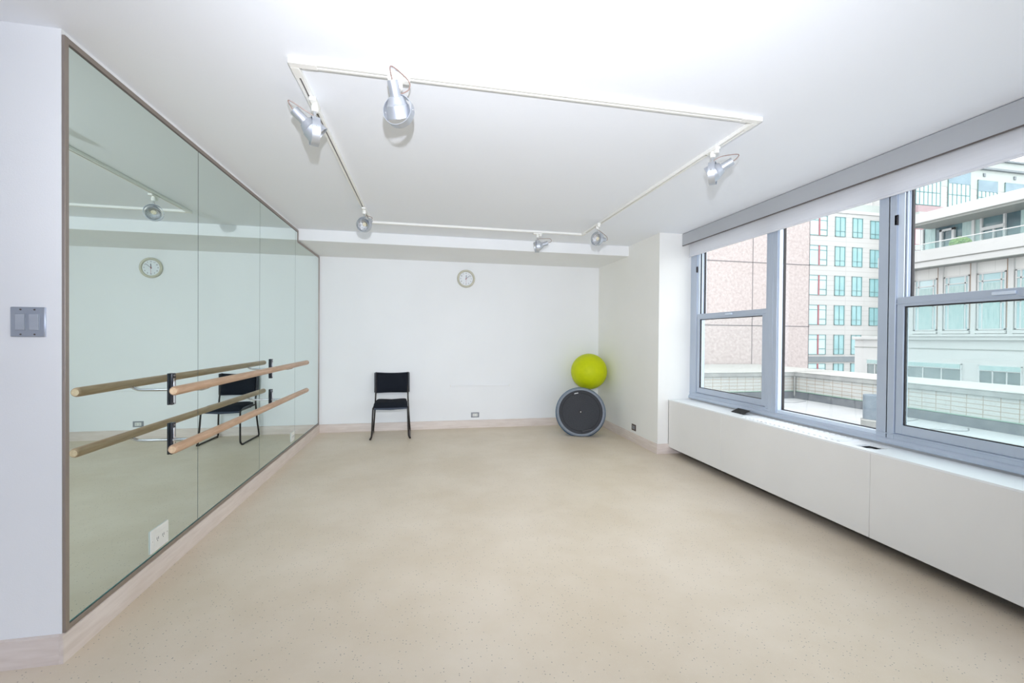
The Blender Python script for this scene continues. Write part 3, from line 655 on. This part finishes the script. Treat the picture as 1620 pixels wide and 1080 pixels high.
# ------------------------------------------------------------------ wall rail (blank ledge)
t = thing('wall_ledge', (2.27, YB, .63), 'thin white strip ledge fixed low on the far wall', 'ledge')
MB().box(1.83, 2.71, YB - .020, YB - .001, .622, .648).build('strip', 'wall', t, .003)
MB().box(1.822, 1.832, YB - .022, YB - .001, .619, .651).box(2.708, 2.718, YB - .022, YB - .001, .619, .651).each('end_cap', 'white_plastic', t, .002)

# ------------------------------------------------------------------ outlets and switch
def outlet(name, center, W, Ht, frame_rot, label, cat, cover, insert, vert=False, slots=True):
    root = thing(name, center, label, cat)
    mw = Matrix.Translation(center) @ frame_rot
    def part(nm, m, boxes, bev=.0, par=root):
        b = MB()
        for x0, x1, y0, y1, z0, z1 in boxes: b.box(x0, x1, y0, y1, z0, z1)
        b.xf(mw); return b.build(nm, m, par, bev)
    part('cover_plate', cover, [(-W / 2, W / 2, -Ht / 2, Ht / 2, .0005, .006)], .002)
    part('socket', insert, [(-W * .30, W * .30, -Ht * .27, Ht * .27, .006, .0085)], .001)
    for s in (-1, 1):
        b = []
        cxx = s * W * .155
        if slots: b += [(cxx - .008, cxx - .005, -.004, .010, .0085, .0092), (cxx + .005, cxx + .008, -.004, .010, .0085, .0092), (cxx - .002, cxx + .002, -.013, -.008, .0085, .0092)]
        if b: part('socket_slots', 'ink', b)
    sc_ = MB()
    for s in (-1, 1): sc_.lathe([(.0035, .0055), (.0035, .0068), (0, .0072)], 10, Matrix.Translation((s * W * .41, 0, 0)))
    sc_.xf(mw); sc_.each('screw', 'chrome', root)
    return root
rot_back = Matrix.Rotation(PI / 2, 4, 'X')                       # local z -> -y
rot_left = Matrix(((0, 0, 1), (1, 0, 0), (0, 1, 0))).to_4x4()    # local z -> +x, local x -> +y
rot_right = Matrix(((0, 0, -1), (-1, 0, 0), (0, 1, 0))).to_4x4() # local z -> -x
outlet('wall_outlet', (2.196, YB, .192), .122, .076, rot_back, 'small grey power outlet low on the far wall above the baseboard', 'outlet', 'outlet_grey', 'outlet_white')
outlet('wall_outlet', (XR, 5.182, .192), .112, .082, rot_right, 'small dark brown power outlet low on the cream wall right of the ball', 'outlet', 'outlet_brown', 'outlet_grey')
outlet('wall_outlet', (MX, 2.737, .222), .165, .125, rot_left, 'white power outlet set into the bottom of the nearest mirror', 'outlet', 'outlet_white', 'outlet_white')
outlet('wall_outlet', (MX, 5.19, .225), .125, .10, rot_left, 'small white power outlet at the bottom of the third mirror', 'outlet', 'outlet_white', 'outlet_white')
# light switch
sx, sz = -.1115, 1.402
root = thing('light_switch', (sx, Y0, sz), 'square brushed steel double light switch on the near left wall', 'light switch')
MB().box(sx - .0585, sx + .0585, Y0 - .006, Y0 - .0005, sz - .0605, sz + .0605).build('cover_plate', 'steel', root, .004, seg=2)
for s in (-1, 1):
    c = sx + s * .0235
    MB().box(c - .018, c + .018, Y0 - .0075, Y0 - .006, sz - .035, sz + .035).build('switch_surround', 'steel', root, .001)
    p = MB().prism([(Y0 - .007, sz - .032), (Y0 - .010, sz - .032), (Y0 - .0125, sz + .032), (Y0 - .007, sz + .032)], 0, c - .0155, c + .0155)
    p.build('switch_paddle', 'paddle', root, .001)
    for z in (sz - .050, sz + .050):
        MB().lathe([(.0035, .006), (.003, .0078), (0, .008)], 12, Matrix.Translation((c, Y0, z)) @ rot_back).build('screw', 'frame_lip', root)
MB().box(sx + .0575, sx + .0600, Y0 - .005, Y0 - .0005, sz - .0605, sz + .0605).build('bright_edge', 'steel_edge', root, .001)

# ------------------------------------------------------------------ chair (built around the origin, facing -y, then placed)
root = thing('stacking_chair', (0, 0, 0), 'black padded stacking chair with a sled base, standing in front of the far wall', 'chair', world=False)
def rsurf(w_, h_, nx, ny, fn, th):
    """padded slab from a height field fn(u,v)->(x,y,z), thickness vector th(u,v)"""
    vs = []; fs = []
    for side in (0, 1):
        for j in range(ny + 1):
            for i in range(nx + 1):
                u, v = i / nx, j / ny; p = Vector(fn(u, v)); vs.append(p + Vector(th(u, v)) * side)
    n = (nx + 1) * (ny + 1)
    I = lambda s, i, j: s * n + j * (nx + 1) + i
    for j in range(ny):
        for i in range(nx):
            fs.append((I(0, i, j), I(0, i + 1, j), I(0, i + 1, j + 1), I(0, i, j + 1))); fs.append((I(1, i, j), I(1, i, j + 1), I(1, i + 1, j + 1), I(1, i + 1, j)))
    for i in range(nx): fs.append((I(0, i, 0), I(1, i, 0), I(1, i + 1, 0), I(0, i + 1, 0))); fs.append((I(0, i, ny), I(0, i + 1, ny), I(1, i + 1, ny), I(1, i, ny)))
    for j in range(ny): fs.append((I(0, 0, j), I(0, 0, j + 1), I(1, 0, j + 1), I(1, 0, j))); fs.append((I(0, nx, j), I(1, nx, j), I(1, nx, j + 1), I(0, nx, j + 1)))
    return vs, fs
# seat: x -.22...22, y from -.22 (front) to .20 (rear), height ~.44
def seat_pt(u, v):
    hw = .218 - .018 * v; x = (u - .5) * 2 * hw
    y = -.215 + v * .415
    z = .445 - .022 * max(0, .18 - v) / .18 * 1.4 - .012 * (1 - abs(u - .5) * 2) * 1 + .006 * v
    return (x, y, z)
def pad(u, v):
    e = min(u, 1 - u, v, 1 - v) * 2; return (0, 0, .018 + .022 * min(1, e * 3.2) ** .5)
vs, fs = rsurf(1, 1, 16, 14, seat_pt, lambda u, v: pad(u, v)); MB().add(vs, fs).build('seat', 'chair_fabric', root, smooth=60)
vs, fs = rsurf(1, 1, 16, 14, lambda u, v: (seat_pt(u, v)[0] * 1.015, seat_pt(u, v)[1] * 1.01, seat_pt(u, v)[2] - .020), lambda u, v: (0, 0, .021)); MB().add(vs, fs).build('seat_pan', 'seat_edge', root, smooth=60)
MB().cyl((-.205, -.212, .402), (.205, -.212, .402), .010, 16).build('front_rail', 'seat_edge', root)
# backrest: z .575-.845 ; y ~ .235 leaning back ; curved in plan
def back_pt(u, v):
    x = (u - .5) * 2 * .205; z = .562 + v * .280 - .010 * (1 - (2 * u - 1) ** 2) * v
    y = .232 + v * .050 + .030 * (1 - (2 * u - 1) ** 2)
    return (x, y, z)
def bpad(u, v):
    e = min(u, 1 - u, v, 1 - v) * 2; return (0, -(.010 + .022 * min(1, e * 3.5) ** .5), 0)
vs, fs = rsurf(1, 1, 16, 12, back_pt, bpad); MB().add(vs, fs).build('backrest', 'chair_fabric', root, smooth=60)
vs, fs = rsurf(1, 1, 16, 12, lambda u, v: (back_pt(u, v)[0] * 1.03, back_pt(u, v)[1] + .001, .555 + (back_pt(u, v)[2] - .562) * 1.03), lambda u, v: (0, .012, 0)); MB().add(vs, fs).build('backrest_shell', 'chair_shell', root, smooth=60)
for s in (-1, 1):
    # side frame: one bent tube  upright > rear leg > floor runner > front leg > seat side
    xo = .252; xi = .222
    pts = [(s * .221, .292, .845), (s * .221, .245, .60), (s * .223, .222, .47), (s * .235, .232, .25), (s * .250, .255, .05), (s * xo, .250, .018), (s * xo, .215, .010),
           (s * xo, .0, .010), (s * xo, -.215, .010), (s * .248, -.240, .016), (s * .238, -.250, .040), (s * .232, -.244, .10), (s * .222, -.222, .38), (s * .219, -.205, .410), (s * .216, -.17, .420), (s * .214, .0, .422), (s * .214, .20, .43)]
    MB().tube(smooth_pts(pts, 6), .0105, 12).build('side_frame', 'chair_metal', root)
    MB().box(s * .231 - .012, s * .231 + .012, .243, .292, .560, .842).xf(Matrix.Identity(4)).build('back_bracket', 'chair_shell', root, .006)
    for y in (-.222, .222):
        MB().box(s * xo - .013, s * xo + .013, y - .020, y + .020, .0, .017).build('glide', 'rubber', root, .004)
MB().cyl((-.214, .10, .415), (.214, .10, .415), .008, 12).build('cross_brace', 'chair_metal', root)
root.location = (1.005, 6.085, 0.0); root.rotation_euler = (0, 0, .035)

# ------------------------------------------------------------------ exercise ball
br = .266; bc = Vector((3.862, 6.06, .858))
root = thing('exercise_ball', (bc.x, bc.y, bc.z - br), 'lime green exercise ball resting in the corner on top of the balance trainer', 'ball')
prof = []
for i in range(61):
    a = -PI / 2 + PI * i / 60; r_ = br * math.cos(a); h_ = br * math.sin(a)
    g_ = .0016 * (math.sin(a * 26) ** 8) if abs(a) < 1.1 else 0
    prof.append((max(r_ - g_, 0 if i in (0, 60) else .0005), h_))
prof[0] = (0, -br); prof[-1] = (0, br)
MB().lathe(prof, 96, Matrix.Translation(bc) @ Matrix.Rotation(.5, 4, 'Y') @ Matrix.Rotation(.3, 4, 'X')).build('ball_body', 'ball', root, smooth=80)
pv = (Vector((-.35, -.65, -.68))).normalized()
MB().lathe([(0, -.003), (.009, -.003), (.009, .0015), (0, .002)], 16, Matrix.Translation(bc + pv * br) @ pv.to_track_quat('Z', 'Y').to_matrix().to_4x4()).build('valve_plug', 'ball', root)

# ------------------------------------------------------------------ balance trainer (half dome on a round platform, stood on edge)
tilt_b = .20
nd = Vector((-.32, -.95, 0)).normalized()
nn = (nd * math.cos(tilt_b) + Vector((0, 0, 1)) * math.sin(tilt_b)).normalized()      # platform normal, towards the room
sx_ = nn.cross(Vector((0, 0, 1))).normalized(); up_ = sx_.cross(nn).normalized()
if up_.z < 0: up_ = -up_; sx_ = -sx_
RB = .335
ctr = Vector((3.575, 5.625, RB * up_.z + .004))
bm_ = Matrix.Translation(ctr) @ Matrix((sx_, up_, nn)).transposed().to_4x4()
if bm_.to_3x3().determinant() < 0: bm_ = Matrix.Translation(ctr) @ Matrix((-sx_, up_, nn)).transposed().to_4x4()
root = thing('balance_trainer', (ctr.x, ctr.y, 0), 'half dome balance trainer standing on edge, its dark round platform facing the room', 'balance trainer')
MB().lathe([(.300, .012), (.318, .010), (.330, .000), (RB, -.014), (RB, -.030), (.326, -.044), (.300, -.05)], 72, bm_).build('rim', 'rim', root, smooth=60)
MB().lathe([(0, .008), (.285, .008), (.292, .011), (.300, .0125), (.303, .006)], 72, bm_).build('platform', 'disc', root)
for rr in (.10, .19, .265):
    pass
dp = [(.322, -.040), (.340, -.055), (.349, -.085), (.350, -.12), (.342, -.165), (.312, -.21), (.272, -.25), (.215, -.285), (.15, -.308), (.08, -.321), (0, -.325)]
MB().lathe(dp, 72, bm_).build('dome', 'dome', root, smooth=70)
plug = MB().lathe([(0, .018), (.011, .017), (.012, .009), (.022, .009), (.024, .0125), (.026, .008)], 32, bm_).build('valve', 'rubber', root)
MB().lathe([(0, .0195), (.006, .0185), (.007, .017)], 20, bm_).build('valve_cap', 'white_plastic', plug)
for ang, nm in ((math.radians(104), 'handle'), (math.radians(-72), 'handle')):
    hb = MB().box(-.060, .060, -.013, .013, .0085, .0125)
    hb.xf(bm_ @ Matrix.Rotation(ang - PI / 2, 4, 'Z') @ Matrix.Translation((0, .262, 0))); h_ = hb.build(nm, 'disc_dark', root, .004)
    if ang > 0:
        q = MB().box(-.026, .030, -.007, .007, .0125, .0135); q.xf(bm_ @ Matrix.Rotation(ang - PI / 2, 4, 'Z') @ Matrix.Translation((0, .262, 0))); q.build('maker_label', 'label_grey', h_)
rg = MB()
for rr in (.255,): rg.lathe([(rr, .0080), (rr + .003, .0100), (rr + .006, .0080)], 72, bm_)
rg.build('platform_ring', 'disc_dark', root)

# ------------------------------------------------------------------ outside: terrace and parapets
ZF = -.20; PX = 11.2; PY = 9.80
struct(MB().box(XO, PX, -6, PY, ZF - .3, ZF).build('floor_terrace', 'roof'), 'pale coated flat roof terrace outside the windows', 'roof terrace')
for k, pts in enumerate(([(10.95, 9.2), (10.4, 9.0), (10.1, 9.1), (9.7, 8.7)], [(11.0, 6.7), (10.5, 6.6), (10.3, 6.85), (9.9, 6.7)], [(11.0, 5.9), (10.6, 5.7), (10.2, 5.95)])):
    tag(MB().tube(smooth_pts([(x, y, ZF + .001) for x, y in pts], 5), .009, 6).build('roof_crack', 'crack'), ['thin dark crack in the roof coating near the parapet corner', 'thin dark crack in the roof coating behind the near window', 'short dark crack in the roof coating by the tiled parapet'][k], 'crack')
def parapet(axis, label):
    if axis == 1:
        root = thing('parapet_wall', (PX + .7, 1.5, ZF), label, 'parapet')
        MB().box(PX, PX + 1.5, -6, PY, ZF, .385).build('tiled_face', 'tile_y', root)
        MB().box(PX - .05, PX + 1.55, -6, PY, .385, .485).build('fascia', 'fascia', root, .01)
        MB().box(PX - .06, PX + 1.56, -6, PY, .485, .505).build('coping', 'cap', root, .006)
        MB().prism([(PX - .08, ZF), (PX - .02, -.03), (PX, -.02), (PX, ZF)], 1, -6, PY - .02).build('roof_flashing', 'tar', root)
        MB().box(PX - .025, PX, -6, PY - .02, -.02, -.004).build('flashing_edge', 'green_edge', root)
    else:
        root = thing('parapet_wall', (8, PY + 1.5, ZF), label, 'parapet')
        MB().box(XO, PX + 1.5, PY, 12.95, ZF, .385).build('tiled_face', 'tile_x', root)
        MB().box(XO, PX + 1.55, PY - .05, 12.95, .385, .485).build('fascia', 'fascia', root, .01)
        MB().box(XO, PX + 1.56, PY - .06, 12.96, .485, .505).build('coping', 'cap', root, .006)
        MB().prism([(PY - .08, ZF), (PY - .02, -.03), (PY, -.02), (PY, ZF)], 0, XO, PX - .05).build('roof_flashing', 'tar', root)
        MB().box(XO, PX - .02, PY - .025, PY, -.02, -.004).build('flashing_edge', 'green_edge', root)
parapet(1, 'white tiled parapet wall across the terrace, facing the middle and near windows')
parapet(0, 'white tiled parapet at the far end of the terrace, below the pink granite wall')
MB_ = MB().cyl((PX - .05, PY - .05, ZF), (PX - .05, PY - .05, .38), .02, 12)
tag(MB_.build('drain_pipe', 'fascia'), 'thin pale drainpipe in the corner where the two parapets meet', 'drainpipe')
root = thing('vent_pipe', (9.20, 6.14, ZF), 'short blue-grey vent pipe standing on the roof terrace', 'pipe')
MB().lathe([(0, .56), (.125, .56), (.14, .60), (.145, .595), (.142, 0), (0, 0)], 32, Matrix.Translation((9.2, 6.14, ZF))).build('stack', 'pipe', root)
MB().lathe([(.17, 0), (.17, .14), (.165, .165), (.142, .175)], 32, Matrix.Translation((9.2, 6.14, ZF))).build('collar', 'fascia', root)
MB().lathe([(.171, .145), (.176, .155), (.171, .165)], 32, Matrix.Translation((9.2, 6.14, ZF))).build('sealant_bead', 'cap', root)

# granite building
root = thing('granite_building', (11.5, 16.5, -12), 'windowless pink granite clad building seen through the first window', 'building')
MB().box(5.0, 14.95, 13.0, 21, -12, 13).build('wall', 'granite', root)
mb = MB()
for z in (-2.56, -.36, 1.84, 4.04, 6.24, 8.44, 10.64): mb.box(5.0, 14.955, 12.994, 13.0, z - .016, z + .016)
for x in (5.7, 8.0, 10.3, 12.6, 14.93): mb.box(x - .013, x + .013, 12.994, 13.0, -12, 13)
mb.build('panel_joints', 'joint', root)

def facade_window(root, axis, plane, u0, u1, z0, z1, vs, hs, fm, gm, out=-1, fw=.05, extra=None):
    """axis 0: facade in the x direction at y=plane, axis 1: in the y direction at x=plane; out = side it faces"""
    def bx(mb, a, b, d0, d1, c, d, m=None):
        if axis == 0: mb.box(a, b, plane + out * d0, plane + out * d1, c, d, m)
        else: mb.box(plane + out * d0, plane + out * d1, a, b, c, d, m)
    mb = MB(); w_, h_ = u1 - u0, z1 - z0
    bx(mb, u0, u0 + fw, 0, .06, z0, z1); bx(mb, u1 - fw, u1, 0, .06, z0, z1); bx(mb, u0, u1, 0, .06, z0, z0 + fw); bx(mb, u0, u1, 0, .06, z1 - fw, z1)
    for v in vs: bx(mb, u0 + w_ * v - fw / 2, u0 + w_ * v + fw / 2, 0, .055, z0, z1)
    for t_ in hs: bx(mb, u0, u1, 0, .055, z0 + h_ * t_ - fw / 2, z0 + h_ * t_ + fw / 2)
    o = mb.build('window', fm, root)
    p = MB(); bx(p, u0 + .01, u1 - .01, .005, .02, z0 + .01, z1 - .01); p.build('pane', gm, o)
    if extra:
        for nm, (a, b, c, d), m_ in extra:
            q = MB(); bx(q, u0 + w_ * a, u0 + w_ * b, .02, .065, z0 + h_ * c, z0 + h_ * d); q.build(nm, m_, o)
    return o

# white tower
TY = 32.0
root = thing('office_tower', (38.5, TY + 6, -14), 'white stone office tower with cyan windows seen through the middle window', 'building')
MB().box(30, 43.2, TY, TY + 12, -14, 13.0).build('wall', 'tower', root)
MB().box(30, 43.2, TY - .10, TY - .0, 12.75, 13.0).build('cornice', 'stone2', root)
MB().box(30, 43.2, TY + .1, TY + .2, 13.0, 13.7).build('roof_parapet', 'tower_green', root)
MB().box(30, 43.2, TY - .12, TY, -.57, -.10).build('stone_band', 'band', root)
rl = MB()
x = 30.5
while x < 43.2: rl.box(x, x + .06, TY + 1.5, TY + 1.56, 13.0, 15.0); x += .35
rl.box(30, 43.2, TY + 1.48, TY + 1.58, 14.95, 15.05); rl.build('roof_railing', 'wframe_white', root)
for r_ in range(-2, 5):
    z0 = .08 + 2.637 * r_; z1 = z0 + 1.77
    if r_ == -1: z0, z1 = -2.5, -.72
    if r_ == -2: z0, z1 = -5.2, -3.4
    facade_window(root, 0, TY, 34.0, 36.42, z0, z1, (), (.76,), 'wframe_green', 'cyan_pale', extra=[('red_mullion', (.62, .68, 0, 1), 'wframe_red'), ('bottom_transom', (.68, 1, .27, .31), 'wframe_green')])
    facade_window(root, 0, TY, 37.27, 38.37, z0, z1, (.5,), (.28,), 'wframe_green', 'cyan')
    facade_window(root, 0, TY, 39.15, 40.25, z0, z1, (.5,), (.28,), 'wframe_green', 'cyan')
    facade_window(root, 0, TY, 41.10, 43.10, z0, z1 - .12, (.28, .52, .76), (.26,), 'wframe_green', 'cyan')

WY = 30.0
root = thing('tall_window_block', (50, WY + 6, -14), 'green-topped stone block with tall gridded windows behind the rooftop terrace', 'building')
MB().box(43.25, 64, WY, WY + 12, -14, 16.95).build('wall', 'tower', root)
MB().box(43.25, 64, WY - .02, WY, 15.15, 16.95).build('upper_wall', 'tower_green', root)
MB().box(43.25, 64, WY - .25, WY + 2, 16.95, 17.12).build('cornice', 'band', root)
MB().box(43.25, 64, WY + .3, WY + 8, 17.12, 18.0).build('attic', 'tower_green', root)
MB().box(43.25, 64, WY + .1, WY + 8, 18.0, 18.15).build('roof_edge', 'band', root)
MB().box(43.25, 64, WY - .35, WY, 12.55, 13.15).build('balcony_band', 'pinkband', root)
MB().box(43.25, 64, WY - .45, WY, 12.25, 12.55).build('ledge', 'tower_green', root)
def big_window(u0, u1, z0, z1, split):
    n = max(4, round((u1 - u0) / .48)); hs = [(k + 1) * 1.15 / (z1 - z0) for k in range(int((z1 - z0) / 1.15))]
    facade_window(root, 0, WY - .03, u0, u1, z0, z1, [k / n for k in range(1, n)], [h for h in hs if h < .97], 'wframe_green', 'cyan_pale', fw=.06,
                  extra=[('dark_upper_glass', (.02, .98, (split - z0) / (z1 - z0), .985), 'blue_pane')] if split else None)
big_window(43.35, 46.15, 13.3, 16.9, None); big_window(47.0, 49.55, 13.3, 16.9, 15.45); big_window(50.45, 52.8, 13.3, 16.0, 15.0); big_window(53.7, 56.3, 13.3, 16.0, 15.0); big_window(57.2, 59.8, 13.3, 16.0, 15.0)
for z0 in (9.3, 6.6): facade_window(root, 0, WY, 43.4, 44.6, z0, z0 + 1.9, (.55,), (.28,), 'wframe_red', 'cyan_pale'); facade_window(root, 0, WY, 45.4, 47.5, z0, z0 + 1.9, (.33, .66), (.28,), 'wframe_green', 'cyan')
mb = MB()
for x in (51.2, 54.9): mb.box(x - .12, x + .12, WY - .10, WY - .02, 16.35, 16.65)
mb.build('vent_grilles', 'band', root)

# building with the glazed rooftop terrace
BXp = 24.0
root = thing('terrace_building', (28, 12, -14), 'pale limestone building across the street with a glazed rooftop terrace', 'building')
MB().box(BXp, 36, -6, 18.9, -14, 1.50).build('base_wall', 'stone2', root)
MB().box(BXp - .12, 36, -6, 18.98, 1.40, 1.56).build('base_cornice', 'stone2', root, .02)
MB().box(BXp - .02, BXp, -6, 18.92, .99, 1.03).build('groove_line', 'soffit', root)
MB().box(BXp, 36, -6, 16.7, 1.50, 4.66).build('wall', 'stone', root)
MB().box(BXp - .65, 36, -6, 17.2, 4.66, 4.90).build('balcony_slab', 'stone2', root)
MB().box(BXp - .66, BXp - .0, -6, 17.18, 4.64, 4.665).build('balcony_underside', 'soffit', root)
MB().box(BXp - .70, BXp - .45, -6, 17.22, 4.935, 5.42).build('roof_parapet', 'stone2', root)
MB().box(BXp - .66, BXp - .5, -6, 17.2, 4.89, 4.94).build('parapet_groove', 'soffit', root)
for y0, y1 in ((17.0, 18.23), (14.2, 16.4), (12.30, 13.62), (9.4, 11.6)):
    facade_window(root, 1, BXp, y0, y1, -.40, .38, (.33, .66), (.72,), 'wframe_white', 'grey_pane', fw=.03, extra=[('blind', (.02, .98, .74, .98), 'curtain')])
y = 16.25
pil = []
while y > 6: pil.append(y); y -= 1.17
for y in pil:
    MB().box(BXp - .10, BXp, y - .18, y - .02, 1.56, 4.66).build('pilaster', 'stone2', root)
    MB().cyl((BXp - .05, y + .02, 1.9), (BXp - .05, y + .02, 4.66), .022, 10).build('downpipe', 'copper', root)
    u0, u1 = y - 1.14, y - .21
    o = facade_window(root, 1, BXp, u0 + .03, u1 - .0, 1.83, 4.17, (.16, .82), (.47, .86), 'wframe_white', 'cyan_pale', fw=.045,
                  extra=[('curtain', (.19, .79, .02, .82), 'curtain')])
    MB().box(BXp - .14, BXp, u0, u1 + .03, 1.68, 1.80).build('window_sill', 'stone2', root, .01)
MB().box(BXp - .18, BXp, -6, 16.75, 1.56, 1.66).build('string_course', 'stone2', root)
# penthouse
PXp = 26.5
MB().box(PXp, 35, -6, 17.5, 4.9, 7.2).build('glazed_wall', 'teal_dark', root)
MB().box(25.1, 36, -6, 17.15, 7.0, 7.16).build('roof_eave', 'soffit', root)
MB().box(25.0, 36, -6, 17.3, 7.1, 7.55).build('roof_slab', 'stone2', root, .02)
gl = MB()
for y0, y1 in ((16.95, 17.4), (15.5, 15.85), (15.15, 15.35), (13.4, 13.8), (12.2, 12.6)):
    gl = MB().box(PXp - .03, PXp - .005, y0, y1, 4.9, 7.05); gl.build('curtain_panel', 'curtain', root)
for y0, w_ in ((17.45, .10), (15.36, .10), (15.08, .07), (14.27, .07), (12.9, .07), (11.7, .07), (10.5, .07)):
    MB().box(PXp - .10, PXp, y0, y0 + w_, 4.9, 7.05).build('window_post', 'wframe_white', root)
o = MB(); o.box(PXp - .12, PXp, 16.62, 16.72, 4.9, 6.85).box(PXp - .12, PXp, 16.12, 16.22, 4.9, 6.85).box(PXp - .12, PXp, 16.12, 16.72, 6.75, 6.85); o.build('door_frame', 'wframe_white', root)
MB().box(PXp - .14, PXp, 14.30, 15.08, 6.42, 6.56).build('door_header', 'wframe_white', root)
MB().box(PXp - .08, PXp, 14.65, 14.71, 4.9, 6.42).build('door_post', 'wframe_white', root)
# balustrade
MB().box(BXp - .56, BXp - .545, -6, 17.1, 5.42, 5.70).build('balustrade_glass', 'glass_screen', root)
MB().cyl((BXp - .55, -6, 5.72), (BXp - .55, 17.1, 5.72), .022, 12).build('handrail', 'wframe_white', root)
def bush(loc, r, label):
    root = thing('potted_bush', loc, label, 'plant')
    bm2 = bmesh.new(); bmesh.ops.create_icosphere(bm2, subdivisions=4, radius=1.0)
    rnd = random.Random(int(loc[1] * 100)); vs = []
    for v in bm2.verts:
        k = 1 + rnd.uniform(-.09, .09); vs.append(Vector((v.co.x * r * k, v.co.y * r * k, max(v.co.z, -.75) * r * .95 * k)) + Vector(loc) + Vector((0, 0, .45 + r * .45)))
    fs = [tuple(v.index for v in f.verts) for f in bm2.faces]; bm2.free()
    MB().add(vs, fs).build('foliage', 'leaf', root, smooth=20)
    MB().box(loc[0] - r * .7, loc[0] + r * .7, loc[1] - r, loc[1] + r, loc[2], loc[2] + .45).build('planter', 'pot', root, .03)
bush((24.6, 14.73, 5.02), .36, 'large round green bush in a grey planter on the rooftop terrace')
bush((24.7, 13.50, 4.95), .15, 'smallest green bush on the rooftop terrace, right of the large round one')
bush((24.7, 16.35, 4.95), .15, 'small green bush at the left end of the rooftop terrace')
struct(MB().box(-30, 120, -60, 120, -14.2, -14).build('ground_street', 'asphalt'), 'grey street level far below the windows', 'ground')
